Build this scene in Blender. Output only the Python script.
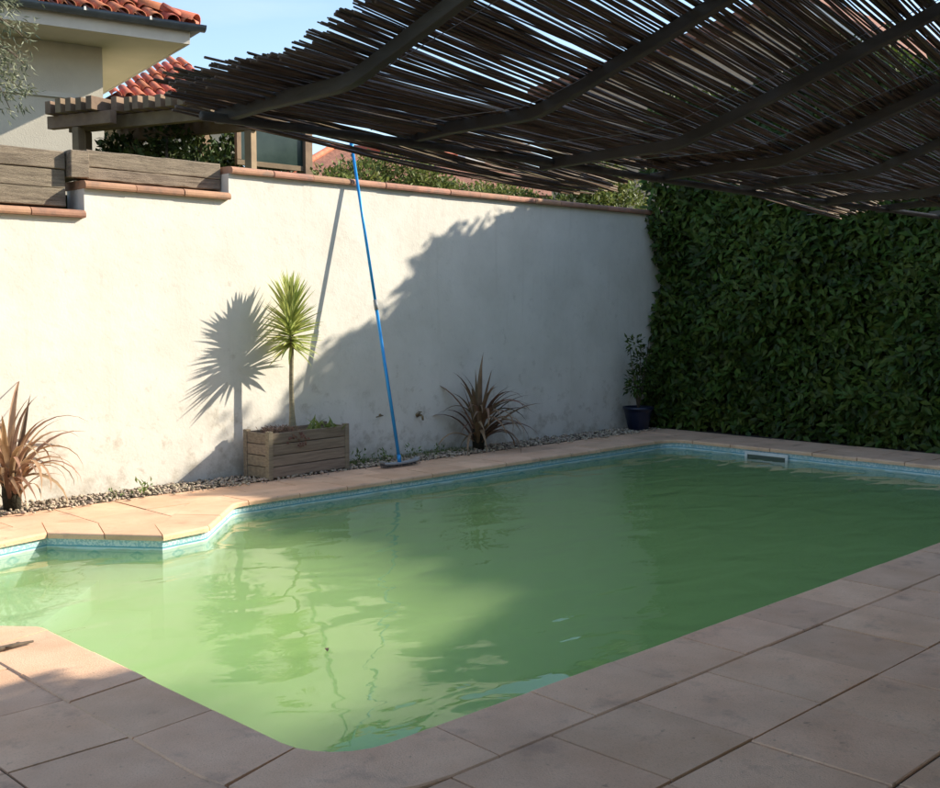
import bpy, bmesh, math, random
import numpy as np
from mathutils import Vector, Matrix, noise
random.seed(7); rng = np.random.default_rng(7)
R = math.radians
scn = bpy.context.scene
for o in list(bpy.data.objects): bpy.data.objects.remove(o)

# ------------------------------------------------------------------ camera
CAM_H = 1.5
cam = bpy.data.cameras.new('camera'); camo = bpy.data.objects.new('camera', cam)
scn.collection.objects.link(camo); scn.camera = camo
camo.location = (0, 0, CAM_H)
YAW, PITCH = R(45.3), math.atan(86/1100)
camo.rotation_euler = (R(90)-PITCH, 0, YAW-R(90))
cam.sensor_width = 36; cam.lens = 1100/940*36; cam.clip_start = .05; cam.clip_end = 2000

# ------------------------------------------------------------------ light
SUN = Vector((-1.75, 1.0, -1.085)).normalized()         # travel direction of the light
world = bpy.data.worlds.new('World'); scn.world = world; world.use_nodes = True
wt = world.node_tree; wt.nodes.clear()
sky = wt.nodes.new('ShaderNodeTexSky'); sky.sky_type = 'NISHITA'; sky.sun_disc = False
sky.sun_elevation = math.asin(-SUN.z); sky.sun_rotation = math.atan2(-SUN.x, -SUN.y)
sky.air_density = 1.0; sky.dust_density = .7; sky.ozone_density = 1.2
bg = wt.nodes.new('ShaderNodeBackground'); bg.inputs['Strength'].default_value = .128
wo = wt.nodes.new('ShaderNodeOutputWorld')
wc = wt.nodes.new('ShaderNodeTexCoord'); wm = wt.nodes.new('ShaderNodeMapping'); wm.inputs['Scale'].default_value = (1.2, 1.2, 5)
wn = wt.nodes.new('ShaderNodeTexNoise'); wn.inputs['Scale'].default_value = 2.2; wn.inputs['Detail'].default_value = 6
wr = wt.nodes.new('ShaderNodeMapRange'); wr.inputs['From Min'].default_value = .6; wr.inputs['From Max'].default_value = .85; wr.inputs['To Max'].default_value = .3
wx = wt.nodes.new('ShaderNodeMix'); wx.data_type = 'RGBA'; wx.inputs['B'].default_value = (4.2, 4.6, 5.2, 1)
L = wt.links.new
L(wc.outputs['Generated'], wm.inputs['Vector']); L(wm.outputs['Vector'], wn.inputs['Vector']); L(wn.outputs['Fac'], wr.inputs['Value'])
L(wr.outputs['Result'], wx.inputs['Factor']); L(sky.outputs['Color'], wx.inputs['A']); L(wx.outputs['Result'], bg.inputs['Color']); L(bg.outputs['Background'], wo.inputs['Surface'])
sun = bpy.data.lights.new('sun', 'SUN'); sun.energy = 4.0; sun.angle = R(.55); sun.color = (1, .92, .78)
suno = bpy.data.objects.new('sun', sun); scn.collection.objects.link(suno)
suno.rotation_euler = SUN.to_track_quat('-Z', 'Y').to_euler(); suno.location = (20, -10, 20)
vs = scn.view_settings; vs.view_transform = 'Standard'; vs.look = 'None'; vs.exposure = 1.1; vs.gamma = 1; vs.use_curve_mapping = False
scn.cycles.volume_bounces = 8; scn.cycles.max_bounces = 12; scn.cycles.transparent_max_bounces = 24

# ------------------------------------------------------------------ helpers
COL = scn.collection
def tag(o, label=None, cat=None, group=None, kind=None):
    if label: o['label'] = label
    if cat: o['category'] = cat
    if group: o['group'] = group
    if kind: o['kind'] = kind
    return o
def link(name, me, mat=None, parent=None):
    o = bpy.data.objects.new(name, me); COL.objects.link(o)
    if mat is not None and me is not None and not me.materials: me.materials.append(mat)
    if parent: o.parent = parent
    return o
def empty(name, loc=(0, 0, 0), rz=0):
    o = bpy.data.objects.new(name, None); COL.objects.link(o); o.location = loc; o.rotation_euler.z = rz; o.empty_display_size = .1
    return o
def mesh(name, V, F, smooth=False):
    me = bpy.data.meshes.new(name); me.from_pydata([tuple(v) for v in V], [], [tuple(f) for f in F]); me.update()
    if smooth: me.polygons.foreach_set('use_smooth', [True]*len(me.polygons))
    return me
class MB:
    def __init__(s): s.V = []; s.F = []
    def add(s, V, F):
        n = len(s.V); s.V += [tuple(v) for v in V]; s.F += [tuple(i+n for i in f) for f in F]; return s
    def box(s, x0, x1, y0, y1, z0, z1, M=None):
        V = [(x, y, z) for z in (z0, z1) for y in (y0, y1) for x in (x0, x1)]
        if M: V = [M @ Vector(v) for v in V]
        return s.add(V, [(0, 2, 3, 1), (4, 5, 7, 6), (0, 1, 5, 4), (2, 6, 7, 3), (0, 4, 6, 2), (1, 3, 7, 5)])
    def prism(s, P, z0, z1, bev=0):
        n = len(P); V = [(x, y, z0) for x, y in P]
        if bev:
            cx = sum(p[0] for p in P)/n; cy = sum(p[1] for p in P)/n
            V += [(x, y, z1-bev) for x, y in P]
            for x, y in P:
                d = math.hypot(x-cx, y-cy) or 1; V.append((x-(x-cx)/d*bev*1.3, y-(y-cy)/d*bev*1.3, z1))
            k = 3
        else: V += [(x, y, z1) for x, y in P]; k = 2
        F = [tuple(reversed(range(n)))]
        for r in range(k-1):
            F += [(r*n+i, r*n+(i+1) % n, (r+1)*n+(i+1) % n, (r+1)*n+i) for i in range(n)]
        F.append(tuple((k-1)*n+i for i in range(n)))
        return s.add(V, F)
    def tube(s, pts, rad, n=8, cap=True):
        pts = [Vector(p) for p in pts]; V = []; F = []
        for i, p in enumerate(pts):
            t = (pts[min(i+1, len(pts)-1)]-pts[max(i-1, 0)]).normalized()
            a = t.cross(Vector((0, 0, 1)) if abs(t.z) < .9 else Vector((1, 0, 0))).normalized(); b = t.cross(a)
            r = rad[i] if hasattr(rad, '__len__') else rad
            V += [p+(a*math.cos(2*math.pi*k/n)+b*math.sin(2*math.pi*k/n))*r for k in range(n)]
        for i in range(len(pts)-1):
            F += [(i*n+k, (i+1)*n+k, (i+1)*n+(k+1) % n, i*n+(k+1) % n) for k in range(n)]
        if cap: F += [tuple(range(n)), tuple(reversed([(len(pts)-1)*n+k for k in range(n)]))]
        return s.add(V, F)
    def lathe(s, prof, n=20, c=(0, 0, 0)):
        V = [(c[0]+r*math.cos(2*math.pi*k/n), c[1]+r*math.sin(2*math.pi*k/n), c[2]+z) for r, z in prof for k in range(n)]
        F = [(i*n+k, i*n+(k+1) % n, (i+1)*n+(k+1) % n, (i+1)*n+k) for i in range(len(prof)-1) for k in range(n)]
        return s.add(V, F)
    def build(s, name, mat, parent=None, smooth=False, bevel=0):
        me = mesh(name, s.V, s.F, smooth); o = link(name, me, mat, parent)
        if bevel:
            m = o.modifiers.new('b', 'BEVEL'); m.width = bevel; m.segments = 2; m.limit_method = 'ANGLE'
        return o

def nd(nt, t, **kw):
    n = nt.nodes.new('ShaderNode'+t)
    for k, v in kw.items():
        if k in n.inputs: n.inputs[k].default_value = v
        else: setattr(n, k, v)
    return n
def mat(name, c1, c2=None, scale=4, rough=.8, bump=0, bscale=None, detail=6, rand=0, island=False, transl=0, spec=.3, metallic=0, coords='Object', stretch=(1, 1, 1), spots=None, blo=.35, bhi=.65, hue=.06):
    m = bpy.data.materials.new(name); m.use_nodes = True; nt = m.node_tree; L = nt.links.new
    b = nt.nodes['Principled BSDF']; out = nt.nodes['Material Output']
    b.inputs['Roughness'].default_value = rough; b.inputs['Specular IOR Level'].default_value = spec; b.inputs['Metallic'].default_value = metallic
    tc = nd(nt, 'TexCoord'); mp = nd(nt, 'Mapping'); mp.inputs['Scale'].default_value = stretch
    if coords == 'World':
        g = nd(nt, 'NewGeometry'); L(g.outputs['Position'], mp.inputs['Vector'])
    else: L(tc.outputs[coords], mp.inputs['Vector'])
    no = nd(nt, 'TexNoise', Scale=scale, Detail=detail, Roughness=.6); L(mp.outputs['Vector'], no.inputs['Vector'])
    mr = nd(nt, 'MapRange'); mr.inputs['From Min'].default_value = blo; mr.inputs['From Max'].default_value = bhi; L(no.outputs['Fac'], mr.inputs['Value'])
    mx = nd(nt, 'Mix', data_type='RGBA'); mx.inputs['A'].default_value = (*c1, 1); mx.inputs['B'].default_value = (*(c2 or c1), 1)
    L(mr.outputs['Result'], mx.inputs['Factor']); col = mx.outputs['Result']
    if spots:
        sc, sscale, lo, hi = spots
        n2 = nd(nt, 'TexNoise', Scale=sscale, Detail=5, Roughness=.65); L(mp.outputs['Vector'], n2.inputs['Vector'])
        m2 = nd(nt, 'MapRange'); m2.inputs['From Min'].default_value = lo; m2.inputs['From Max'].default_value = hi; L(n2.outputs['Fac'], m2.inputs['Value'])
        x2 = nd(nt, 'Mix', data_type='RGBA'); x2.inputs['B'].default_value = (*sc, 1); L(col, x2.inputs['A']); L(m2.outputs['Result'], x2.inputs['Factor']); col = x2.outputs['Result']
    if rand:
        hs = nd(nt, 'HueSaturation'); L(col, hs.inputs['Color'])
        if island: src = nd(nt, 'NewGeometry').outputs['Random Per Island']
        else: src = nd(nt, 'ObjectInfo').outputs['Random']
        r1 = nd(nt, 'MapRange'); r1.inputs['To Min'].default_value = 1-rand; r1.inputs['To Max'].default_value = 1+rand; L(src, r1.inputs['Value']); L(r1.outputs['Result'], hs.inputs['Value'])
        w = nd(nt, 'TexWhiteNoise', noise_dimensions='1D'); L(src, w.inputs['W'])
        r2 = nd(nt, 'MapRange'); r2.inputs['To Min'].default_value = .5-rand*hue; r2.inputs['To Max'].default_value = .5+rand*hue; L(w.outputs['Value'], r2.inputs['Value']); L(r2.outputs['Result'], hs.inputs['Hue'])
        col = hs.outputs['Color']
    L(col, b.inputs['Base Color'])
    if bump:
        n3 = nd(nt, 'TexNoise', Scale=bscale or scale*6, Detail=5, Roughness=.6); L(mp.outputs['Vector'], n3.inputs['Vector'])
        bp = nd(nt, 'Bump', Strength=1.0, Distance=bump); L(n3.outputs['Fac'], bp.inputs['Height']); L(bp.outputs['Normal'], b.inputs['Normal'])
    if transl:
        t = nd(nt, 'BsdfTranslucent'); L(col, t.inputs['Color']); ms = nd(nt, 'MixShader'); ms.inputs['Fac'].default_value = transl
        L(b.outputs['BSDF'], ms.inputs[1]); L(t.outputs['BSDF'], ms.inputs[2]); L(ms.outputs['Shader'], out.inputs['Surface'])
    return m

M = dict(
 slab=mat('concrete_slab', (.71, .44, .275), (.81, .535, .35), 3, .88, .0025, 140, hue=.02, rand=.10, coords='World', spec=.08, spots=((.46, .30, .21), 4.2, .56, .76)),
 bed=mat('joint_sand', (.045, .038, .03), (.08, .065, .05), 20, .95, .002, coords='World', spots=((.05, .06, .03), 9, .55, .65)),
 earth=mat('earth', (.16, .12, .085), (.24, .19, .14), 6, .95, .01, 30, coords='World'),
 grass=mat('upper_grass', (.07, .10, .03), (.13, .13, .05), 5, .9, .02, 30, coords='World'),
 pebble=mat('pebble', (.48, .39, .29), (.32, .25, .18), 8, .8, rand=.35, island=True),
 terracotta=mat('terracotta', (.44, .235, .15), (.35, .18, .12), 9, .8, .002, rand=.16, coords='World', spots=((.25, .17, .125), 9, .52, .72)),
 rooftile=mat('roof_tile', (.52, .17, .09), (.40, .11, .06), 7, .75, .003, rand=.22, coords='World', spots=((.24, .14, .10), 6, .56, .75)),
 farroof=mat('far_roof_tile', (.33, .15, .095), (.20, .095, .065), 5, .85, .03, 9, coords='World'),
 oldwood=mat('weathered_sleeper', (.36, .29, .21), (.19, .15, .11), 3, .9, .009, 22, stretch=(1, 7, 14), rand=.12, coords='World', spots=((.11, .085, .06), 4, .58, .7)),
 boxwood=mat('planter_board', (.27, .215, .15), (.18, .14, .10), 4, .85, .003, 30, stretch=(1, 6, 12), rand=.2),
 pergwood=mat('pergola_timber', (.27, .19, .12), (.19, .13, .085), 5, .85, .003, 30, rand=.2),
 barmat=mat('canopy_bar', (.10, .085, .066), (.062, .054, .043), 6, .7, .001, 60, coords='World', stretch=(3, .6, 3)),
 reed=mat('reed', (.17, .12, .068), (.08, .057, .035), 5, .65, .0008, 80, coords='World', stretch=(1, 9, 9), rand=.45, island=True),
 wire=mat('wire', (.25, .25, .25), rough=.5, metallic=.8),
 hedge=mat('laurel_leaf', (.030, .055, .008), (.080, .120, .020), 1.1, .5, rand=.5, island=True, transl=.25, spec=.28),
 hedge1=mat('laurel_leaf_single', (.050, .085, .012), (.085, .13, .022), 3, .6, rand=.35, transl=.25, spec=.2),
 core=mat('dark_core', (.022, .020, .012), (.035, .030, .018), 9, .95, .02, 20),  # dark fill of the hedge's light-blocking core, also the phormium base
 bark=mat('bark', (.15, .115, .085), (.09, .07, .05), 8, .9, .008, 30),
 bush=mat('bush_leaf', (.13, .17, .04), (.21, .23, .07), 3, .55, rand=.4, island=True, transl=.3, spec=.3),
 vine=mat('vine_leaf', (.035, .055, .015), (.06, .085, .025), 3, .5, rand=.5, island=True, transl=.15, spec=.2),
 olive=mat('olive_leaf', (.17, .19, .11), (.30, .31, .21), 3, .5, rand=.4, island=True, transl=.2, spec=.3),
 yucca=mat('yucca_leaf', (.56, .58, .20), (.40, .46, .14), 6, .45, rand=.25, transl=.35, spec=.35, coords='Object', stretch=(1, 1, 1)),
 phormium=mat('phormium_leaf', (.15, .095, .06), (.23, .145, .09), 6, .55, rand=.4, transl=.15, spec=.3),
 deadleaf=mat('dead_leaf', (.46, .30, .18), (.33, .195, .12), 6, .75, rand=.25, transl=.2, spec=.2),
 weed=mat('weed_leaf', (.12, .19, .045), (.19, .25, .07), 6, .6, rand=.3, island=True, transl=.25),
 drytuft=mat('dry_tuft', (.33, .22, .15), (.22, .14, .10), 9, .9, rand=.3, island=True),
 deadleaf2=mat('reddish_leaf', (.15, .07, .045), (.10, .05, .03), 9, .8, rand=.3, island=True),
 soil=mat('soil', (.09, .065, .045), (.15, .11, .08), 20, .95, .01, 50),
 bluepole=mat('blue_anodised', (.025, .27, .62), (.03, .31, .68), 5, .32, spec=.5, metallic=.25),
 whiteplastic=mat('white_plastic', (.72, .72, .70), (.62, .62, .6), 8, .45),
 greyplastic=mat('grey_plastic', (.25, .26, .27), (.18, .19, .2), 8, .5),
 headplastic=mat('grey_white_plastic', (.34, .35, .35), (.25, .26, .26), 9, .5),
 bristle=mat('bristle', (.05, .055, .06), (.09, .1, .11), 20, .8),
 bristle2=mat('bristle', (.12, .14, .16), (.2, .22, .24), 20, .8),
 bluepot=mat('blue_glaze', (.004, .008, .026), (.006, .011, .035), 6, .35, spec=.6),
 brass=mat('brass', (.30, .22, .12), (.2, .15, .09), 9, .4, metallic=.8),
 gutter=mat('zinc_gutter', (.10, .105, .115), (.14, .145, .15), 6, .45, metallic=.3),
 housewall=mat('house_render', (.60, .55, .45), (.54, .49, .40), 3, .9, .003, 60, coords='World'),
 bouncewall=mat('bounce_render', (.84, .76, .62), (.80, .71, .57), 3, .9, .003, 60, coords='World'),  # pale warm cream so the added unseen house bounces fill light
 soffit=mat('soffit', (.72, .64, .52), (.66, .59, .47), 2, .85, coords='World'),
 fascia=mat('fascia', (.62, .58, .50), (.56, .52, .45), 5, .7, coords='World'),
 farwall=mat('far_render', (.50, .38, .27), (.44, .33, .23), 3, .9, coords='World'),
 glassdark=mat('window_glass', (.02, .035, .03), (.04, .06, .05), 3, .12, spec=.3),
 trim=mat('white_trim', (.75, .73, .68), rough=.6),
 hole=mat('skimmer_throat', (.10, .12, .10), rough=.8),
)

def wall_material():
    m = mat('white_render', (.76, .71, .625), (.67, .625, .54), 1.9, .92, .002, 45, coords='World')
    nt = m.node_tree; L = nt.links.new; b = nt.nodes['Principled BSDF']
    src = b.inputs['Base Color'].links[0].from_socket
    g = nd(nt, 'NewGeometry'); sp = nd(nt, 'SeparateXYZ'); L(g.outputs['Position'], sp.inputs['Vector'])
    n = nd(nt, 'TexNoise', Scale=5.5, Detail=8, Roughness=.7); L(g.outputs['Position'], n.inputs['Vector'])
    # splash dirt: patches, more of them low on the wall
    h = nd(nt, 'MapRange'); h.inputs['From Min'].default_value = 0; h.inputs['From Max'].default_value = 1.1; h.inputs['To Min'].default_value = .14; h.inputs['To Max'].default_value = -.04; L(sp.outputs['Z'], h.inputs['Value'])
    ad = nd(nt, 'Math', operation='ADD'); L(n.outputs['Fac'], ad.inputs[0]); L(h.outputs['Result'], ad.inputs[1])
    mr = nd(nt, 'MapRange'); mr.inputs['From Min'].default_value = .60; mr.inputs['From Max'].default_value = .76; mr.inputs['To Max'].default_value = .62; L(ad.outputs['Value'], mr.inputs['Value'])
    mx = nd(nt, 'Mix', data_type='RGBA'); mx.inputs['B'].default_value = (.40, .34, .25, 1); L(src, mx.inputs['A']); L(mr.outputs['Result'], mx.inputs['Factor'])
    # run-down streaks
    mp = nd(nt, 'Mapping'); mp.inputs['Scale'].default_value = (9, 9, .5); L(g.outputs['Position'], mp.inputs['Vector'])
    n2 = nd(nt, 'TexNoise', Scale=1, Detail=5, Roughness=.6); L(mp.outputs['Vector'], n2.inputs['Vector'])
    m2 = nd(nt, 'MapRange'); m2.inputs['From Min'].default_value = .58; m2.inputs['From Max'].default_value = .8; m2.inputs['To Max'].default_value = .5; L(n2.outputs['Fac'], m2.inputs['Value'])
    x2 = nd(nt, 'Mix', data_type='RGBA'); x2.inputs['B'].default_value = (.55, .50, .41, 1); L(mx.outputs['Result'], x2.inputs['A']); L(m2.outputs['Result'], x2.inputs['Factor'])
    L(x2.outputs['Result'], b.inputs['Base Color'])
    # second, broad trowel relief
    bp = [x for x in nt.nodes if x.type == 'BUMP'][0]
    n3 = nd(nt, 'TexNoise', Scale=7, Detail=3); L(g.outputs['Position'], n3.inputs['Vector'])
    b2 = nd(nt, 'Bump', Strength=1, Distance=.005); L(n3.outputs['Fac'], b2.inputs['Height']); L(bp.outputs['Normal'], b2.inputs['Normal']); L(b2.outputs['Normal'], b.inputs['Normal'])
    return m
M['wall'] = wall_material()
def add_speckle(m, scale, lo, hi, c, fac):
    nt = m.node_tree; L = nt.links.new; b = nt.nodes['Principled BSDF']; src = b.inputs['Base Color'].links[0].from_socket
    g = nd(nt, 'NewGeometry'); n_ = nd(nt, 'TexNoise', Scale=scale, Detail=3, Roughness=.7); L(g.outputs['Position'], n_.inputs['Vector'])
    r_ = nd(nt, 'MapRange'); r_.inputs['From Min'].default_value = lo; r_.inputs['From Max'].default_value = hi; r_.inputs['To Max'].default_value = fac; L(n_.outputs['Fac'], r_.inputs['Value'])
    x_ = nd(nt, 'Mix', data_type='RGBA'); x_.inputs['B'].default_value = (*c, 1); L(src, x_.inputs['A']); L(r_.outputs['Result'], x_.inputs['Factor']); L(x_.outputs['Result'], b.inputs['Base Color'])
add_speckle(M['wall'], 11, .56, .72, (.52, .475, .40), .22)
add_speckle(M['slab'], 120, .52, .75, (.36, .24, .16), .45)      # aggregate
add_speckle(M['slab'], 14, .67, .74, (.20, .14, .10), .5)       # small dark drips and lichen
add_speckle(M['slab'], 1.3, .45, .75, (.44, .30, .20), .45)       # broad weathering

def liner_material():
    m = mat('pool_liner', (.50, .66, .66), (.42, .60, .60), 4, .45, coords='World')
    nt = m.node_tree; L = nt.links.new; b = nt.nodes['Principled BSDF']; plain = b.inputs['Base Color'].links[0].from_socket
    uv = nd(nt, 'UVMap'); sp = nd(nt, 'SeparateXYZ'); L(uv.outputs['UV'], sp.inputs['Vector'])
    def mth(op, a, bb=None, c=None):
        n = nd(nt, 'Math', operation=op)
        for i, v in enumerate((a, bb, c)):
            if v is None: continue
            if isinstance(v, (int, float)): n.inputs[i].default_value = v
            else: L(v, n.inputs[i])
        return n.outputs[0]
    def mix(f, A, B):
        n = nd(nt, 'Mix', data_type='RGBA'); L(f, n.inputs['Factor'])
        for k, v in (('A', A), ('B', B)):
            if isinstance(v, tuple): n.inputs[k].default_value = (*v, 1)
            else: L(v, n.inputs[k])
        return n.outputs['Result']
    u, v = sp.outputs['X'], sp.outputs['Y']          # metres along the rim, metres below the rim
    def diamond(per, off, cy, hw, hh):
        f = mth('ABSOLUTE', mth('SUBTRACT', mth('FRACT', mth('ADD', mth('DIVIDE', u, per), off)), .5))
        d = mth('ADD', mth('DIVIDE', mth('MULTIPLY', f, per), hw), mth('DIVIDE', mth('ABSOLUTE', mth('SUBTRACT', v, cy)), hh))
        return mth('LESS_THAN', d, 1.0)
    vor = nd(nt, 'TexVoronoi', Scale=90); L(uv.outputs['UV'], vor.inputs['Vector'])
    fleck = mix(mth('GREATER_THAN', mth('FRACT', mth('MULTIPLY', vor.outputs['Color'], 3.7)), .55), (.30, .48, .54), (.54, .66, .67))
    white = (.54, .68, .68)
    c = mix(mth('LESS_THAN', v, .075), white, fleck)
    c = mix(mth('LESS_THAN', mth('ABSOLUTE', mth('SUBTRACT', v, .078)), .005), c, (.10, .33, .42))
    c = mix(diamond(.30, 0, .135, .062, .034), c, (.10, .38, .47))
    c = mix(diamond(.30, 0, .135, .030, .016), c, (.40, .66, .70))
    c = mix(diamond(.30, .5, .150, .022, .016), c, (.14, .42, .50))
    c = mix(mth('LESS_THAN', mth('ABSOLUTE', mth('SUBTRACT', v, .175)), .006), c, (.12, .38, .46))
    sn = nd(nt, 'TexNoise', Scale=6, Detail=5); L(uv.outputs['UV'], sn.inputs['Vector'])
    edge = mth('ADD', .094, mth('MULTIPLY', mth('SUBTRACT', sn.outputs['Fac'], .5), .05))
    scum = mth('MULTIPLY', mth('MULTIPLY', mth('GREATER_THAN', v, edge), mth('LESS_THAN', v, .22)), .5)
    c = mix(scum, c, (.26, .34, .17))
    c = mix(mth('GREATER_THAN', v, .22), c, plain)
    L(c, b.inputs['Base Color'])
    return m
M['liner'] = liner_material()
add_speckle(M['liner'], 7, .5, .75, (.30, .38, .30), .45)
add_speckle(M['liner'], 40, .58, .7, (.38, .42, .34), .5)

def water_material():
    m = bpy.data.materials.new('murky_green_water'); m.use_nodes = True; nt = m.node_tree; nt.nodes.clear(); L = nt.links.new
    out = nd(nt, 'OutputMaterial'); g = nd(nt, 'NewGeometry'); sp = nd(nt, 'SeparateXYZ'); L(g.outputs['Position'], sp.inputs['Vector'])
    mp = nd(nt, 'Mapping'); mp.inputs['Rotation'].default_value = (0, 0, R(35)); mp.inputs['Scale'].default_value = (1.0, 1.6, 1); L(g.outputs['Position'], mp.inputs['Vector'])
    n1 = nd(nt, 'TexNoise', Scale=1.7, Detail=1.5, Roughness=.4, Distortion=.6); L(mp.outputs['Vector'], n1.inputs['Vector'])
    n2 = nd(nt, 'TexNoise', Scale=5.5, Detail=2, Roughness=.5, Distortion=.5); L(mp.outputs['Vector'], n2.inputs['Vector'])
    b1 = nd(nt, 'Bump', Strength=1, Distance=.018); L(n1.outputs['Fac'], b1.inputs['Height'])
    b2 = nd(nt, 'Bump', Strength=1, Distance=.0012); L(n2.outputs['Fac'], b2.inputs['Height']); L(b1.outputs['Normal'], b2.inputs['Normal'])
    fr = nd(nt, 'Fresnel'); ri = nd(nt, 'MapRange'); ri.inputs['To Min'].default_value = 1.33; ri.inputs['To Max'].default_value = 1/1.33; L(g.outputs['Backfacing'], ri.inputs['Value']); L(ri.outputs['Result'], fr.inputs['IOR']);   # same reflectance from either side
    L(b2.outputs['Normal'], fr.inputs['Normal'])
    top = nd(nt, 'Math', operation='GREATER_THAN'); top.inputs[1].default_value = -.16; L(sp.outputs['Z'], top.inputs[0])
    f = nd(nt, 'Math', operation='MULTIPLY'); L(fr.outputs['Fac'], f.inputs[0]); L(top.outputs[0], f.inputs[1])
    gl = nd(nt, 'BsdfGlossy', Roughness=.0); L(b2.outputs['Normal'], gl.inputs['Normal'])
    tr = nd(nt, 'BsdfTransparent'); ms = nd(nt, 'MixShader'); L(f.outputs[0], ms.inputs['Fac']); L(tr.outputs[0], ms.inputs[1]); L(gl.outputs[0], ms.inputs[2]); L(ms.outputs[0], out.inputs['Surface'])
    v = nd(nt, 'VolumePrincipled'); v.inputs['Color'].default_value = (.57, .77, .36, 1); v.inputs['Density'].default_value = 1.4; v.inputs['Anisotropy'].default_value = .0
    L(v.outputs[0], out.inputs['Volume'])
    return m
M['water'] = water_material()

# ------------------------------------------------------------------ pool outline (metres; x along the pool, y towards the white wall)
SRC = []
def rounded(P, rad, seg=6):
    out = []; n = len(P); SRC.clear()
    for i, p in enumerate(P):
        r = rad[i]; a = Vector(P[i-1]); b = Vector(p); c = Vector(P[(i+1) % n])
        SRC.extend([i]*(1 if r <= 0 else seg+1))
        if r <= 0: out.append(tuple(b)); continue
        d1 = (a-b).normalized(); d2 = (c-b).normalized(); ang = d1.angle(d2); t = r/math.tan(ang/2)
        p1 = b+d1*t; p2 = b+d2*t; ctr = b+(d1+d2).normalized()*(r/math.sin(ang/2))
        a1 = math.atan2(p1.y-ctr.y, p1.x-ctr.x); a2 = math.atan2(p2.y-ctr.y, p2.x-ctr.x); da = (a2-a1+math.pi) % (2*math.pi)-math.pi
        out += [(ctr.x+r*math.cos(a1+da*k/seg), ctr.y+r*math.sin(a1+da*k/seg)) for k in range(seg+1)]
    return out
CORN = [(2.13, 2.82), (10.50, 2.82), (10.56, 7.36), (4.62, 7.28), (3.98, 6.61), (3.617, 6.56), (3.11, 7.19), (2.62, 7.07), (1.62, 6.18), (1.60, 5.62), (2.13, 5.05)]
RAD = [.28, .2, .28, .22, .12, 0, 0, 0, 0, 0, .08]
RIM = rounded(CORN, RAD)
def offset(P, d):
    n = len(P); out = []
    for i in range(n):
        a, b, c = Vector(P[i-1]), Vector(P[i]), Vector(P[(i+1) % n])
        e1 = (b-a).normalized(); e2 = (c-b).normalized(); n1 = Vector((e1.y, -e1.x)); n2 = Vector((e2.y, -e2.x)); k = (n1+n2); k /= max(.35, k.dot(n1))
        out.append((b.x+k.x*d, b.y+k.y*d))
    return out
def inside(x, y, P):
    r = False; n = len(P); j = n-1
    for i in range(n):
        if (P[i][1] > y) != (P[j][1] > y) and x < (P[j][0]-P[i][0])*(y-P[i][1])/(P[j][1]-P[i][1])+P[i][0]: r = not r
        j = i
    return r

def fill_with_hole(name, outer, hole, z, m):
    bm = bmesh.new(); E = []
    for P in (outer, hole):
        vs_ = [bm.verts.new((x, y, z)) for x, y in P]
        E += [bm.edges.new((vs_[i], vs_[(i+1) % len(vs_)])) for i in range(len(vs_))]
    bmesh.ops.triangle_fill(bm, edges=E, use_beauty=True)
    bmesh.ops.recalc_face_normals(bm, faces=bm.faces)
    if sum(f.normal.z for f in bm.faces) < 0: bmesh.ops.reverse_faces(bm, faces=bm.faces)
    me = bpy.data.meshes.new(name); bm.to_mesh(me); bm.free()
    return link(name, me, m)
tag(fill_with_hole('ground', [(-300, -300), (300, -300), (300, 300), (-300, 300)], offset(RIM, .03), -.016, M['bed']), kind='structure')
# raised garden behind the white wall
upper = MB(); upper.box(-60, 12.6, 8.78, 60, -.04, 2.42)
tag(upper.build('raised_garden', M['grass']), kind='structure')

# pool shell
DEPTH = -2.35
def floor_z(x): return -.75-1.5*min(1, max(0, (x-4.0)/3.6))**1.2
per = [0]
for i in range(len(RIM)): per.append(per[-1]+math.dist(RIM[i], RIM[(i+1) % len(RIM)]))
n = len(RIM)
V = []; F = []; UV = []
for i in range(n):
    a, b = RIM[i], RIM[(i+1) % n]; k = len(V)
    V += [(a[0], a[1], -.012), (a[0], a[1], DEPTH), (b[0], b[1], DEPTH), (b[0], b[1], -.012)]
    F.append((k, k+1, k+2, k+3)); UV += [(per[i], .0), (per[i], -DEPTH), (per[i+1], -DEPTH), (per[i+1], .0)]
me = mesh('pool_shell', V, F); uvl = me.uv_layers.new(name='UVMap')
for i, q in enumerate(UV): uvl.data[i].uv = q
shell = tag(link('pool_shell', me, M['liner']), kind='structure')
fx = np.linspace(1.45, 10.75, 40); fmb = MB()
for i, x in enumerate(fx): fmb.V += [(x, 2.7, floor_z(x)), (x, 7.5, floor_z(x))]
fmb.F = [(2*i, 2*i+2, 2*i+3, 2*i+1) for i in range(len(fx)-1)]
fl = fmb.build('pool_floor', M['liner'], shell, True).data; fl.uv_layers.new(name='UVMap')
for l in fl.uv_layers[0].data: l.uv = (0, 1)
# corner steps under the water in the bay
for k, (t, z) in enumerate(((0.0, -.32), (.36, -.52), (.72, -.71))):
    ax = Vector((.707, -.707))
    P = [Vector(p) for p in ((3.58, 6.55), (3.09, 7.16), (2.64, 7.04), (1.65, 6.17), (1.63, 5.64), (2.10, 5.09))]
    P = [(p if 1 <= i <= 4 else p) for i, p in enumerate(P)]
    Q = [P[1], P[2], P[3], P[4]] + [P[4]+ax*(.35+t), P[1]+ax*(.35+t)]
    o = MB().prism([(q.x, q.y) for q in Q][::-1], DEPTH+.01, z).build('pool_step', M['liner'], shell)
    o.data.uv_layers.new(name='UVMap')
    for l in o.data.uv_layers[0].data: l.uv = (0, 1)
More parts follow.
